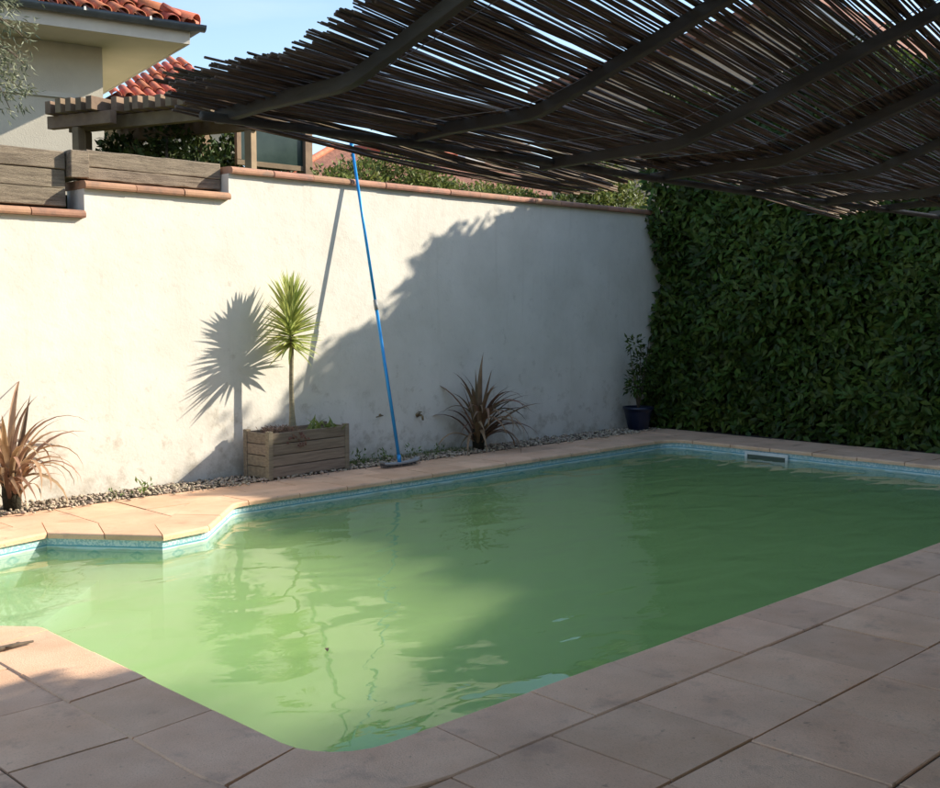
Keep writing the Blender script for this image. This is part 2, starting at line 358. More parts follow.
# water
ins = offset(RIM, -.004); WZ = -.108
w = MB(); nb = len(w.V)
w.add([(x, y, DEPTH+.006) for x, y in ins]+[(x, y, WZ) for x, y in ins], [tuple(reversed(range(n))), tuple(range(n, 2*n))]+[(i, (i+1) % n, n+(i+1) % n, n+i) for i in range(n)])
tag(w.build('pool_water', M['water']), kind='structure')

# coping slabs round the rim
deck = empty('pool_deck'); tag(deck, kind='structure')
def outer(d):
    O_ = offset(RIM, d); C_ = offset(CORN, d)
    for i, q in enumerate(SRC):
        a, b, c = Vector(CORN[q-1]), Vector(CORN[q]), Vector(CORN[(q+1) % len(CORN)])
        if RAD[q] and (b-a).cross(c-b) < 0: O_[i] = C_[q]
    return O_
IN, OUT = offset(RIM, -.022), outer(.335)
def rim_at(P, s):
    s %= per[-1]
    for i in range(n):
        if per[i] <= s <= per[i+1]+1e-9:
            t = (s-per[i])/(per[i+1]-per[i]); a, b = P[i], P[(i+1) % n]; return (a[0]+(b[0]-a[0])*t, a[1]+(b[1]-a[1])*t)
def near_s(x, y): return min((math.dist((x, y), rim_at(RIM, per[-1]*k/4000)), per[-1]*k/4000) for k in range(4000))[1]
cuts = []
marks = [near_s(x, y) for x, y in ((2.62, 2.82), (10.3, 2.82), (10.53, 3.1), (10.56, 7.05), (10.2, 7.36), (4.75, 7.29), (4.25, 6.9), (3.617, 6.56), (3.11, 7.19), (2.62, 7.07), (1.62, 6.18), (1.60, 5.62), (2.12, 4.98), (2.13, 4.05), (2.13, 3.02))]
marks.sort()
for i, a in enumerate(marks):
    b = marks[i+1] if i+1 < len(marks) else marks[0]+per[-1]
    k = max(1, round((b-a)/.505)); cuts += [a+(b-a)*j/k for j in range(k)]
cuts.append(cuts[0]+per[-1])
GAP = .004
def coping_slab(s0, s1):
    s0 += GAP; s1 -= GAP
    ss = [s0]+sorted(x+per[-1]*k for x in per[:-1] for k in (0, 1) if s0+.01 < x+per[-1]*k < s1-.01)+[s1]
    if len(ss) < 4: ss = [s0+(s1-s0)*k/3 for k in range(4)] if not [x for x in ss[1:-1]] else ss
    dz = random.uniform(-.002, .002)
    V = []; F = []
    prof = [(0.0, -.038), (-.0, -.012), (.006, -.004), (.016, 0), (.5, 0), (.985, 0), (1.0, -.006), (1.0, -.05)]
    for s in ss:
        a, b = Vector(rim_at(IN, s)), Vector(rim_at(OUT, s))
        for t, z in prof:
            p = a.lerp(b, t) if t > .02 else a+(b-a).normalized()*t
            V.append((p.x, p.y, z+dz))
    m_ = len(prof)
    for i in range(len(ss)-1):
        F += [(i*m_+j, (i+1)*m_+j, (i+1)*m_+j+1, i*m_+j+1) for j in range(m_-1)]
        F.append((i*m_+m_-1, (i+1)*m_+m_-1, (i+1)*m_, i*m_))
    F += [tuple(reversed(range(m_))), tuple((len(ss)-1)*m_+j for j in range(m_))]
    me = mesh('coping_slab', V, F); bm = bmesh.new(); bm.from_mesh(me); bmesh.ops.recalc_face_normals(bm, faces=bm.faces); bm.to_mesh(me); bm.free()
    return link('coping_slab', me, M['slab'], deck)
for a, b in zip(cuts, cuts[1:]): coping_slab(a, b)

# field slabs: rectangles, cut where the coping lies over them
MID = outer(.16)
CUTP = outer(.345)
slab_cache = {}
def field_slab(x0, x1, y0, y1, z=-.006):
    g = .0045; x0 += g; x1 -= g; y0 += g; y1 -= g
    corners = [(x0, y0), (x1, y0), (x1, y1), (x0, y1), ((x0+x1)/2, (y0+y1)/2)]
    N = 8; pts = [(x0+(x1-x0)*i/N, y0+(y1-y0)*j/N) for i in range(N+1) for j in range(N+1)]
    ins_ = [inside(x, y, CUTP) for x, y in pts]
    dz = random.uniform(-.0025, .0025)
    if all(ins_): return
    if not any(ins_):
        key = (round(x1-x0, 3), round(y1-y0, 3))
        if key not in slab_cache:
            a, b = key[0]/2, key[1]/2
            mb = MB().prism([(-a, -b), (a, -b), (a, b), (-a, b)], -.04, 0, .004); slab_cache[key] = mesh('paving_slab', mb.V, mb.F)
        o = link('paving_slab', slab_cache[key], M['slab'], deck); o.location = ((x0+x1)/2, (y0+y1)/2, z+dz)
        o.rotation_euler = (random.uniform(-.002, .002), random.uniform(-.002, .002), 0); return
    dx, dy = (x1-x0)/N, (y1-y0)/N; mb = MB(); keep = 0
    for i in range(N):
        for j in range(N):
            cx, cy = x0+(i+.5)*dx, y0+(j+.5)*dy
            if inside(cx, cy, MID): continue
            keep += 1
            mb.add([(cx-dx/2, cy-dy/2, z+dz), (cx+dx/2, cy-dy/2, z+dz), (cx+dx/2, cy+dy/2, z+dz), (cx-dx/2, cy+dy/2, z+dz)], [(0, 1, 2, 3)])
    if keep < 4: return
    me = mesh('paving_slab', mb.V, mb.F); bm = bmesh.new(); bm.from_mesh(me); bmesh.ops.remove_doubles(bm, verts=bm.verts, dist=.0005)
    r = bmesh.ops.extrude_face_region(bm, geom=list(bm.faces)); 
    for v in r['geom']:
        if isinstance(v, bmesh.types.BMVert): v.co.z = -.043
    bmesh.ops.recalc_face_normals(bm, faces=bm.faces); bm.to_mesh(me); bm.free()
    link('paving_slab', me, M['slab'], deck)
SX, SY = .49, .515
y = 2.484
for r in range(7):                                             # terrace on the near side
    off = 0 if r % 2 == 0 else -.03
    for k in range(-6, 18): field_slab(2.86+k*SX+off, 2.86+(k+1)*SX+off, y-SY, y)
    y -= SY
for r in range(6):                                             # left of the pool
    for k in range(4): field_slab(1.82-(k+1)*.45, 1.82-k*.45, 2.484+r*.52, 2.484+(r+1)*.52)
for k in range(-2, 18):                                        # strip between the pool and the gravel
    x0 = 2.05+k*.49
    field_slab(x0, x0+.49, 7.50, 8.02)
    if x0 < 5.0: field_slab(x0, x0+.49, 6.98, 7.50)
    if k < 8: field_slab(x0, x0+.49, 6.46, 6.98)
for k in range(12): field_slab(10.86, 11.38, 1.9+k*.515, 1.9+(k+1)*.515)

# ------------------------------------------------------------------ white wall, its coping tiles and the timber on its steps
WY = 8.427; XE = 12.6
wl = MB()
prof = [(-3, -.04), (XE, -.04), (XE, 2.675), (5.36, 2.675), (5.36, 2.445), (4.03, 2.445), (4.03, 2.21), (-3, 2.21)]
V = [(x, WY, z) for x, z in prof]+[(x, WY+.30, z) for x, z in prof]; m_ = len(prof)
wl.add(V, [tuple(range(m_)), tuple(reversed(range(m_, 2*m_)))]+[((i+1) % m_, i, m_+i, m_+(i+1) % m_) for i in range(m_)])
gwall = wl.build('garden_wall', M['wall'])
bm = bmesh.new(); bm.from_mesh(gwall.data); bmesh.ops.recalc_face_normals(bm, faces=bm.faces); bm.to_mesh(gwall.data); bm.free()
tag(gwall, 'tall white rendered garden wall stepping up beside the pool', 'wall')
tile_cache = {}
def coping_tile(x0, x1, z):
    w_ = round(x1-x0, 3)
    if w_ not in tile_cache:
        pr = [(-.045, .0), (-.052, .014), (-.051, .034), (-.042, .050), (-.020, .060), (.02, .064), (.33, .070), (.33, .0)]
        V = [(x, y, zz) for x in (.004, w_-.004) for y, zz in pr]; k = len(pr)
        F = [(i, (i+1) % k, k+(i+1) % k, k+i) for i in range(k)]+[tuple(reversed(range(k))), tuple(range(k, 2*k))]
        tile_cache[w_] = mesh('coping_tile', V, F)
    o = link('coping_tile', tile_cache[w_], M['terracotta'], gwall); o.location = (x0, WY+random.uniform(-.004, .004), z+.001); o.rotation_euler = (0, random.uniform(-.004, .004), random.uniform(-.006, .006))
x = 5.37
while x < XE: coping_tile(x, x+.44, 2.675); x += .44
for x0 in (4.02, 4.46, 4.90): coping_tile(x0, x0+(.44 if x0 < 4.9 else .455), 2.445)
for k in range(7): coping_tile(3.585-k*.44, 4.025-k*.44, 2.21)

def timber(x0, x1, y0, y1, z0, z1, label):
    N = 14; bm = bmesh.new(); 
    mb = MB(); V = []; F = []
    along_x = (x1-x0) > (y1-y0)
    for i in range(N+1):
        t = i/N
        for a, b in ((0, 0), (1, 0), (1, 1), (0, 1)):
            j = lambda q: (noise.noise(Vector((x0*7+t*9+q, a*5+z0*31, b*5.3)))*.007)
            if along_x: V.append((x0+(x1-x0)*t, y0+(y1-y0)*a+j(0), z0+(z1-z0)*b+j(3)))
            else: V.append((x0+(x1-x0)*a+j(0), y0+(y1-y0)*t, z0+(z1-z0)*b+j(3)))
    for i in range(N): F += [(i*4+k, (i+1)*4+k, (i+1)*4+(k+1) % 4, i*4+(k+1) % 4) for k in range(4)]
    F += [(3, 2, 1, 0), (N*4, N*4+1, N*4+2, N*4+3)]
    me = mesh('timber_sleeper', V, F); bm = bmesh.new(); bm.from_mesh(me); bmesh.ops.recalc_face_normals(bm, faces=bm.faces); bm.to_mesh(me); bm.free()
    o = link('timber_sleeper', me, M['oldwood']); tag(o, label, 'sleeper', 'weathered timber sleepers on the wall steps')
    mm = o.modifiers.new('b', 'BEVEL'); mm.width = .008; mm.segments = 2; mm.limit_method = 'ANGLE'; mm.angle_limit = R(50)
timber(.6, 3.93, 8.53, 8.73, 2.30, 2.442, 'bottom timber sleeper of the three stacked on the lowest wall step')
timber(.6, 3.93, 8.535, 8.73, 2.445, 2.588, 'middle timber sleeper of the three stacked on the lowest wall step')
timber(.6, 3.93, 8.525, 8.73, 2.591, 2.735, 'top timber sleeper of the three stacked on the lowest wall step')
timber(3.945, 4.10, 8.46, 9.30, 2.535, 2.745, 'timber sleeper lying end-on, its square end above the corner of the wall step')
timber(4.105, 5.345, 8.53, 8.73, 2.534, 2.628, 'thin lower timber sleeper on the middle wall step')
timber(4.105, 5.345, 8.525, 8.73, 2.631, 2.765, 'upper timber sleeper on the middle wall step')

# ------------------------------------------------------------------ gravel along the wall
pb = MB()
ico = [(0, 0, -1), (.72, -.53, -.45), (-.28, -.85, -.45), (-.89, 0, -.45), (-.28, .85, -.45), (.72, .53, -.45), (.28, -.85, .45), (-.72, -.53, .45), (-.72, .53, .45), (.28, .85, .45), (.89, 0, .45), (0, 0, 1)]
icf = [(0, 1, 2), (1, 0, 5), (0, 2, 3), (0, 3, 4), (0, 4, 5), (1, 5, 10), (2, 1, 6), (3, 2, 7), (4, 3, 8), (5, 4, 9), (1, 10, 6), (2, 6, 7), (3, 7, 8), (4, 8, 9), (5, 9, 10), (6, 10, 11), (7, 6, 11), (8, 7, 11), (9, 8, 11), (10, 9, 11)]
for k in range(5200):
    x = random.uniform(1.6, 11.3); edge = 8.02+.05*noise.noise(Vector((x*2, 3, 0)))
    y = random.uniform(edge-.01, WY-.01)
    if random.random() < .04: y = edge-random.uniform(0, .12)
    r = random.uniform(.008, .019)*(1.5 if random.random() < .12 else 1); a = random.uniform(0, 6.3); ca, sa = math.cos(a), math.sin(a); s2 = random.uniform(.55, .95); hh = random.uniform(.45, .7)
    z0 = (-.016 if y > 8.03 else 0)+r*hh*.8+random.uniform(0, .018 if y > 8.03 else .001)
    pb.add([(x+r*(p[0]*ca-p[1]*s2*sa), y+r*(p[0]*sa+p[1]*s2*ca), z0+r*hh*p[2]) for p in ico], icf)
tag(pb.build('gravel', M['pebble'], smooth=True), 'beige pebbles strewn along the foot of the white wall', 'gravel', kind='stuff')

# ------------------------------------------------------------------ leaves
def blade_mesh(length, width, droop, curl=.25, N=7, fold=.25):
    """strap leaf growing along +x from the origin, bending down"""
    V = []; F = []
    x = z = 0; ang = 0
    for i in range(N+1):
        t = i/N; wd = width*(.55+.9*t*(1-t)*1.6)*(1-t**3) if i < N else .001
        V += [(x, -wd/2, z+fold*wd), (x, 0, z), (x, wd/2, z+fold*wd)]
        ang = droop*t**1.5; st = length/N; x += st*math.cos(ang); z -= st*math.sin(ang)
    for i in range(N): F += [(i*3, (i+1)*3, (i+1)*3+1, i*3+1), (i*3+1, (i+1)*3+1, (i+1)*3+2, i*3+2)]
    return mesh('leaf', V, F, True)
def put_blade(me, m, parent, base, az, el, roll=0, scale=1):
    o = link('leaf', me, m, parent); o.matrix_local = Matrix.Translation(base) @ Matrix.Rotation(az, 4, 'Z') @ Matrix.Rotation(-el, 4, 'Y') @ Matrix.Rotation(roll, 4, 'X') @ Matrix.Scale(scale, 4)
    return o
def copies_with_mat(me, m):
    c = me.copy(); c.materials.clear(); c.materials.append(m); return c

LEAF = np.array([(0, 0, 0), (.45, -.5, .10), (.45, .5, .10), (.5, 0, 0), (1, 0, -.08)])
LEAFF = np.array([(0, 1, 3), (0, 3, 2), (1, 4, 3), (3, 4, 2)])
def leaves_mesh(name, P, D, U, ln, wd):
    """P points, D growing directions, U rough up vectors; ln, wd arrays"""
    D = D/np.linalg.norm(D, axis=1)[:, None]; S = np.cross(U, D); S /= np.linalg.norm(S, axis=1)[:, None]+1e-9; N = np.cross(D, S)
    k = len(P)
    V = (P[:, None, :]+LEAF[None, :, 0, None]*ln[:, None, None]*D[:, None, :]+LEAF[None, :, 1, None]*wd[:, None, None]*S[:, None, :]+LEAF[None, :, 2, None]*ln[:, None, None]*N[:, None, :]).reshape(-1, 3)
    F = (LEAFF[None]+(np.arange(k)*5)[:, None, None]).reshape(-1, 3)
    me = bpy.data.meshes.new(name); me.vertices.add(len(V)); me.vertices.foreach_set('co', V.ravel())
    me.loops.add(F.size); me.loops.foreach_set('vertex_index', F.ravel().astype(np.int32))
    me.polygons.add(len(F)); me.polygons.foreach_set('loop_start', np.arange(0, F.size, 3, dtype=np.int32)); me.polygons.foreach_set('use_smooth', np.ones(len(F), dtype=bool))
    me.update(); me.validate(); return me
def rnd(k, s=1): return rng.normal(0, s, (k, 3))
def blob_foliage(centres, radii, count, outward=.7, flat=.8):
    """points scattered in lumpy ellipsoids, denser near the outside"""
    C_ = np.array(centres, float); Rr = np.array(radii, float); vol = Rr.prod(axis=1)**.67; idx = rng.choice(len(C_), count, p=vol/vol.sum())
    d = rnd(count); d /= np.linalg.norm(d, axis=1)[:, None]; r = rng.uniform(.15, 1, count)**.45
    bumpy = 1+.25*np.sin(d[:, 0]*5+idx)*np.sin(d[:, 1]*6+idx*2)*np.cos(d[:, 2]*4)
    return C_[idx]+d*Rr[idx]*(r*bumpy)[:, None], d

# ------------------------------------------------------------------ laurel hedge
hedge = empty('laurel_hedge', (11.9, 4, 0)); tag(hedge, 'tall dark green laurel hedge at the far end of the pool', 'hedge')
HX = 11.52; Y0, Y1 = -2.5, 8.40; HT = 4.02
def hedge_top(y): return HT+1.0*min(1, max(0, (.3-y)/1.6))+.38*math.exp(-((y-6.25)/.22)**2)+.22*math.exp(-((y-5.55)/.16)**2)+.2*math.exp(-((y-6.9)/.15)**2)+.16*math.exp(-((y-4.7)/.2)**2)+.16*noise.noise(Vector((y*.9, 7, 1)))+.10*noise.noise(Vector((y*3.1, 2, 5)))  # out-of-view near end raised to cast shade on the near coping
def hedge_face(y, z): return HX+.26*noise.noise(Vector((y*.8, z*.8, 2)))+.15*noise.noise(Vector((y*2.5, z*2.5, 9)))+(.05*max(0, .3-z))+(.12*max(0, z-3.5))
def hedge_points(k, y0, y1):
    y = rng.uniform(y0, y1, k); z = rng.uniform(.004, 1, k)*np.array([hedge_top(q) for q in y]); dep = rng.exponential(.13, k)
    x = np.array([hedge_face(a, b) for a, b in zip(y, z)])+dep-.05
    return np.stack([x, y, z], 1), dep
def hedge_dirs(k):
    d = np.stack([-np.abs(rng.normal(.35, .35, k)), rng.normal(0, .75, k), rng.normal(-.1, .7, k)], 1)
    u = np.stack([-rng.uniform(.5, 1.2, k), rng.normal(0, .35, k), rng.uniform(.2, 1.0, k)], 1); return d, u
def to_local(P, o): return P-np.array(o.location)
k = 33000; P, dep = hedge_points(k, 3.2, Y1); d, u = hedge_dirs(k)
k2 = 9000; P2, _ = hedge_points(k2, Y0, 3.2); d2, u2 = hedge_dirs(k2)
k3 = 14000; yy = rng.uniform(Y0, Y1, k3); ht = np.array([hedge_top(q) for q in yy])
P3 = np.stack([rng.uniform(HX+.05, HX+1.0, k3), yy, ht+rng.normal(0, .05, k3)], 1); d3 = rnd(k3)+np.array([0, 0, .5]); u3 = rnd(k3, .5)+np.array([0, 0, 1])
# shoots standing above the clipped top
SP = []; SD = []
for q in range(46):
    y = random.uniform(-3, 6.5) if q > 12 else random.uniform(1.2, 4.0); h = random.uniform(.12, .42); x = random.uniform(HX+.1, HX+.8); t0 = hedge_top(y)
    for j in range(int(h*45)+6): SP.append((x+random.gauss(0, .05), y+random.gauss(0, .07), t0+random.uniform(-.05, h))); SD.append((random.gauss(0, 1), random.gauss(0, 1), random.uniform(.2, 1.4)))
P4 = np.array(SP); d4 = np.array(SD); u4 = rnd(len(P4), .5)+np.array([0, 0, 1])
P = np.concatenate([P, P2, P3, P4]); d = np.concatenate([d, d2, d3, d4]); u = np.concatenate([u, u2, u3, u4]); k = len(P)
link('foliage', leaves_mesh('foliage', to_local(P, hedge), d, u, rng.uniform(.095, .165, k), rng.uniform(.05, .075, k)), M['hedge'], hedge)['kind'] = 'stuff'
# the outermost leaves one by one
lm = []
for j in range(10):
    q = leaves_mesh('leaf', np.zeros((1, 3)), np.array([[1., 0, 0]]), np.array([[0, 0, 1.]]), np.array([random.uniform(.11, .15)]), np.array([random.uniform(.052, .07)])); q.materials.append(M['hedge1']); lm.append(q)
for j in range(300):
    y = random.uniform(4.4, 8.25); z = random.uniform(.12, 2.75); x = hedge_face(y, z)-.075
    o = link('leaf', lm[j % 10], None, hedge); D_ = Vector((-abs(random.gauss(.3, .3)), random.gauss(0, .8), random.gauss(-.15, .7))).normalized(); U_ = Vector((-1, random.gauss(0, .3), random.uniform(.3, 1)))
    S_ = U_.cross(D_).normalized(); N_ = D_.cross(S_); mt = Matrix((D_, S_, N_)).transposed().to_4x4(); mt.translation = Vector((x, y, z))-hedge.location; o.matrix_local = mt
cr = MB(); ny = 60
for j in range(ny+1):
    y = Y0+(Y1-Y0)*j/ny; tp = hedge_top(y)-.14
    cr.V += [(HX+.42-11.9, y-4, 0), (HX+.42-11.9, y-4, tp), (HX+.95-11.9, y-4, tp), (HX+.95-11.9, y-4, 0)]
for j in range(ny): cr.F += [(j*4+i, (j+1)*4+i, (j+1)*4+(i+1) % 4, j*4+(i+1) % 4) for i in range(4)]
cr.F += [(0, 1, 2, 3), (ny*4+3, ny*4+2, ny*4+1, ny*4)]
cr.build('light_block_core', M['core'], hedge)  # opaque dark box added inside the hedge to block light
for j in range(14):
    y = Y0+.4+j*.76; MB().tube([(HX+.3-11.9, y-4, -.03), (HX+.3+random.uniform(-.05, .05)-11.9, y+random.uniform(-.06, .06)-4, .4), (HX+.42-11.9, y-4, .9)], [.035, .03, .02], 7).build('stem', M['bark'], hedge, True)
# ------------------------------------------------------------------ planter with the young yucca
pl = empty('wooden_planter', (5.44, 7.985, 0), R(5)); tag(pl, 'weathered wooden box planter standing against the white wall', 'planter')
PW, PD, PH = .96, .355, .425
for k in range(4):
    z0 = .012+k*.1; MB().box(.035, PW-.035, .008, .028, z0, z0+.094).build('board', M['boxwood'], pl, bevel=.004)
    MB().box(.035, PW-.035, PD-.028, PD-.008, z0, z0+.094).build('board', M['boxwood'], pl, bevel=.004)
    for xx in (.008, PW-.028): MB().box(xx, xx+.02, .035, PD-.035, z0, z0+.094).build('board', M['boxwood'], pl, bevel=.004)
for xx in (0, PW-.05):
    for yy in (0, PD-.05): MB().box(xx, xx+.05, yy, yy+.05, 0, PH).build('corner_post', M['boxwood'], pl, bevel=.004)
MB().box(.03, PW-.03, .03, PD-.03, .30, .385).build('soil', M['soil'], pl)
YB = Vector((5.835, 8.19, .37))
yu = empty('yucca_plant', YB); tag(yu, 'young yucca with a thin stem and pale spiky crown in the wooden planter', 'yucca')
MB().tube([(0, 0, 0), (.004, 0, .06), (.0, .0, .2), (-.004, 0, .45), (.006, 0, .80), (.004, 0, 1.1)], [.048, .036, .024, .021, .020, .016], 10).build('stem', mat('yucca_stem', (.30, .26, .17), (.20, .17, .11), 12, .8, .003, 40, stretch=(1, 1, 5)), yu, True)
bl = [copies_with_mat(blade_mesh(1, .115, dr, fold=.3), M['yucca']) for dr in (.0, .1, .2, .35)]
for k in range(230):
    t = (k+.5)/230; z = .78+.33*t; az = k*2.39996+random.uniform(-.3, .3); el = R(-30+112*t**.8)+random.gauss(0, .12)
    ln = (.30 if t < .7 else .37)*random.uniform(.85, 1.12)
    put_blade(bl[int(random.random()*4) if t < .6 else int(random.random()*2)], None, yu, Vector((0, 0, z)), az, el, random.uniform(-.4, .4), ln)
# small green shoots and dry flowers in the planter
sp_ = empty('bromeliad_shoots', (6.07, 8.14, .375)); tag(sp_, 'bright green leafy shoots at the right end of the wooden planter', 'plant')
bb = [copies_with_mat(blade_mesh(1, .2, dr, fold=.2), M['weed']) for dr in (.3, .8)]
for k in range(34): put_blade(bb[k % 2], None, sp_, Vector((random.uniform(-.08, .26), random.uniform(-.1, .1), 0)), random.uniform(0, 6.3), R(random.uniform(15, 75)), 0, random.uniform(.09, .17))
dt = MB()
for k in range(420):
    a = random.uniform(0, 6.3); x = random.uniform(5.52, 5.80); y = random.uniform(8.05, 8.27); h = random.uniform(.02, .075)
    p = Vector((x, y, .375)); dt.tube([p, p+Vector((math.cos(a)*.02, math.sin(a)*.02, h*.6)), p+Vector((math.cos(a)*.045, math.sin(a)*.045, h))], [.002, .002, .004], 3)
tag(dt.build('dry_tuft', M['drytuft']), 'dry pinkish brown tuft at the left end of the wooden planter', 'plant')
tr = MB()
for k in range(26):
    x = 5.77+random.gauss(0, .06); y = 8.0+random.uniform(-.03, .02); z = .40-random.uniform(0, .12); tr.add([(x, y, z), (x+.014, y-.012, z-.006), (x+.01, y-.016, z-.022), (x-.006, y-.008, z-.018)], [(0, 1, 2, 3)])
tag(tr.build('trailing_stem', M['deadleaf2']), 'small reddish brown trailing stems hanging over the planter front', 'plant', kind='stuff')

# ------------------------------------------------------------------ phormiums
def phormium(name, loc, label, nl, H, dead, seed, lean=(0, 0)):
    random.seed(seed); e = empty(name, loc); tag(e, label, 'phormium')
    MB().tube([(0, 0, -.02), (0, 0, .12), (0, 0, .34)], [.06, .07, .06], 10).build('leaf_base', M['core'], e, True)
    var = [(blade_mesh(1, .072, dr, fold=.3, N=9)) for dr in (.3, 1.1, 2.0, 2.9)]
    vp = [copies_with_mat(v, M['phormium']) for v in var]; vd = [copies_with_mat(v, M['deadleaf']) for v in var]
    for k in range(nl):
        az = k*2.4+random.uniform(-.4, .4); t = k/nl; el = R(84-46*t)+random.gauss(0, .16); q = min(3, int(t*3.2+random.random()))
        # stay clear of the wall
        ln = H*random.uniform(.6, 1.05)*(1.0 if t < .5 else .85); hy = math.sin(az)*math.cos(el)*ln
        if hy > (WY-loc[1])*.75: az = -az; 
        isd = random.random() < dead
        put_blade((vd if isd else vp)[q if not isd else min(3, q+1)], None, e, Vector((math.cos(az)*.04, math.sin(az)*.04, random.uniform(.03, .30))), az, el, random.uniform(-.5, .5), ln)
phormium('phormium', (8.28, 8.24, 0), 'dark bronze phormium in the shaded middle of the white wall', 58, .88, .15, 5)
phormium('phormium', (3.28, 8.17, 0), 'sunlit brown half dried phormium at the left end of the white wall', 52, .84, .88, 23)
random.seed(21)
# ------------------------------------------------------------------ weeds at the foot of the wall
def weed(x, y, s, label):
    e = empty('weed', (x, y, -.02)); tag(e, label, 'weed', 'weeds along the wall foot')
    k = int(26*s); P = np.stack([rng.normal(0, .05*s, k), rng.normal(0, .035*s, k), rng.uniform(.01, .12*s, k)], 1); d = rnd(k)+np.array([0, 0, .9])
    link('foliage', leaves_mesh('foliage', P, d, rnd(k, .6)+np.array([0, 0, 1]), rng.uniform(.03, .07, k)*s, rng.uniform(.012, .024, k)*s), M['weed'], e)
    for j in range(3): MB().tube([(0, 0, 0), (random.gauss(0, .03)*s, random.gauss(0, .02)*s, .1*s)], [.003, .0015], 4).build('stem', M['weed'], e)
weed(4.32, 8.12, 1.0, 'small green weed sprouting right of the dried phormium'); weed(4.08, 8.14, .7, 'tiny weed nearest to the dried phormium')
weed(6.72, 8.25, 1.1, 'low weed just right of the wooden planter'); weed(7.0, 8.3, .9, 'low weed behind the pool brush handle'); weed(7.38, 8.28, 1.0, 'low weed between the pool brush and the wall tap'); weed(7.75, 8.3, .8, 'low weed left of the bronze phormium')
ms_ = MB()
for k in range(900):
    x = random.uniform(6.5, 8.2); y = 8.40-abs(random.gauss(0, .1)); a = random.uniform(0, 6.3); h = random.uniform(.015, .05)
    ms_.add([(x, y, -.02), (x+.008*math.cos(a), y+.008*math.sin(a), -.02), (x+.03*math.cos(a+1), y+.03*math.sin(a+1), h)], [(0, 1, 2)])
tag(ms_.build('ground_cover', M['weed']), 'sparse low green growth among the pebbles by the pool brush', 'ground cover', kind='stuff')

# ------------------------------------------------------------------ blue pool brush leaning on the wall
br = empty('pool_brush', (6.834, 7.86, 0)); tag(br, 'long blue telescopic pool brush leaning on the white wall', 'pool brush')
B0 = Vector((0, 0, .05)); TOP = Vector((6.742, 8.372, 2.80))-br.location; D_ = (TOP-B0); END = B0+D_*1.105
MB().tube([B0, B0+D_*.55], .0165, 12).build('pole', M['bluepole'], br, True)
MB().tube([B0+D_*.53, END], .0145, 12).build('inner_pole', M['bluepole'], br, True)
MB().tube([B0+D_*.52, B0+D_*.555], .020, 12).build('clamp', M['headplastic'], br, True)
MB().tube([END-D_.normalized()*.10, END], .019, 12).build('grip', M['bluepole'], br, True)
hd = MB()
for i, (xx, zz) in enumerate(((-.23, .055), (-.2, .03), (-.1, .022), (0, .02), (.1, .022), (.2, .03), (.23, .055))):
    hd.V += [(xx, -.035, zz), (xx, .035, zz), (xx, .035, zz+.018), (xx, -.035, zz+.018)]
    if i: hd.F += [((i-1)*4+k, i*4+k, i*4+(k+1) % 4, (i-1)*4+(k+1) % 4) for k in range(4)]
hd.F += [(0, 1, 2, 3), (27, 26, 25, 24)]
hd.build('brush_head', M['headplastic'], br, bevel=.004)
MB().tube([(0, 0, .035), B0+D_*.02], .02, 10).build('socket', M['bluepole'], br, True)
bs = MB()
for i in range(26):
    for j in range(5):
        xx = -.21+i*.0168; bs.tube([(xx, -.026+j*.013, .024+abs(xx)**2*.4), (xx+random.gauss(0, .003), -.03+j*.015, .001)], .003, 4, False)
bs.build('bristles', M['bristle'], br)
# ------------------------------------------------------------------ tap and small bracket on the wall
tp = empty('wall_tap', (7.57, WY, .40)); tag(tp, 'small brass tap on the shaded white wall', 'tap')
MB().tube([(0, .01, 0), (0, -.07, 0), (0, -.085, -.012), (0, -.088, -.05)], .011, 10).build('spout', M['brass'], tp, True)
MB().tube([(0, .0, 0), (0, -.012, 0)], .024, 12).build('flange', M['brass'], tp, True)
h_ = MB().tube([(0, -.045, .0), (0, -.045, .03)], .006, 8); h_.tube([(-.022, -.045, .032), (.022, -.045, .032)], .006, 8); h_.build('handle', M['brass'], tp, True)
hk = empty('wall_hook', (7.07, WY, .43)); tag(hk, 'small rusty hook on the white wall beside the blue pole', 'hook')
MB().tube([(.0, .01, 0), (0, -.045, 0), (-.06, -.055, -.005), (-.09, -.05, -.01)], .006, 8).build('rod', M['brass'], hk, True)
MB().tube([(0, 0, 0), (0, -.006, 0)], .016, 10).build('plate', M['brass'], hk, True)
# ------------------------------------------------------------------ skimmer
sk = empty('pool_skimmer', (10.52, 6.10, -.13)); tag(sk, 'white framed skimmer opening in the far end of the pool', 'skimmer')
sk.rotation_euler.z = -.013
MB().box(-.016, .0, -.26, .26, .045, .078).build('frame_rail', M['whiteplastic'], sk, bevel=.003)
MB().box(-.016, .0, -.26, .26, -.095, -.062).build('frame_rail', M['whiteplastic'], sk, bevel=.003)
for s in (-1, 1): MB().box(-.0155, .0, s*.2445-.0155, s*.2445+.0155, -.061, .0445).build('frame_side', M['whiteplastic'], sk, bevel=.003)
MB().box(-.003, .012, -.23, .23, -.062, .045).build('throat', M['hole'], sk)
MB().box(-.012, -.006, -.225, .225, -.06, -.012).build('weir_flap', M['greyplastic'], sk)
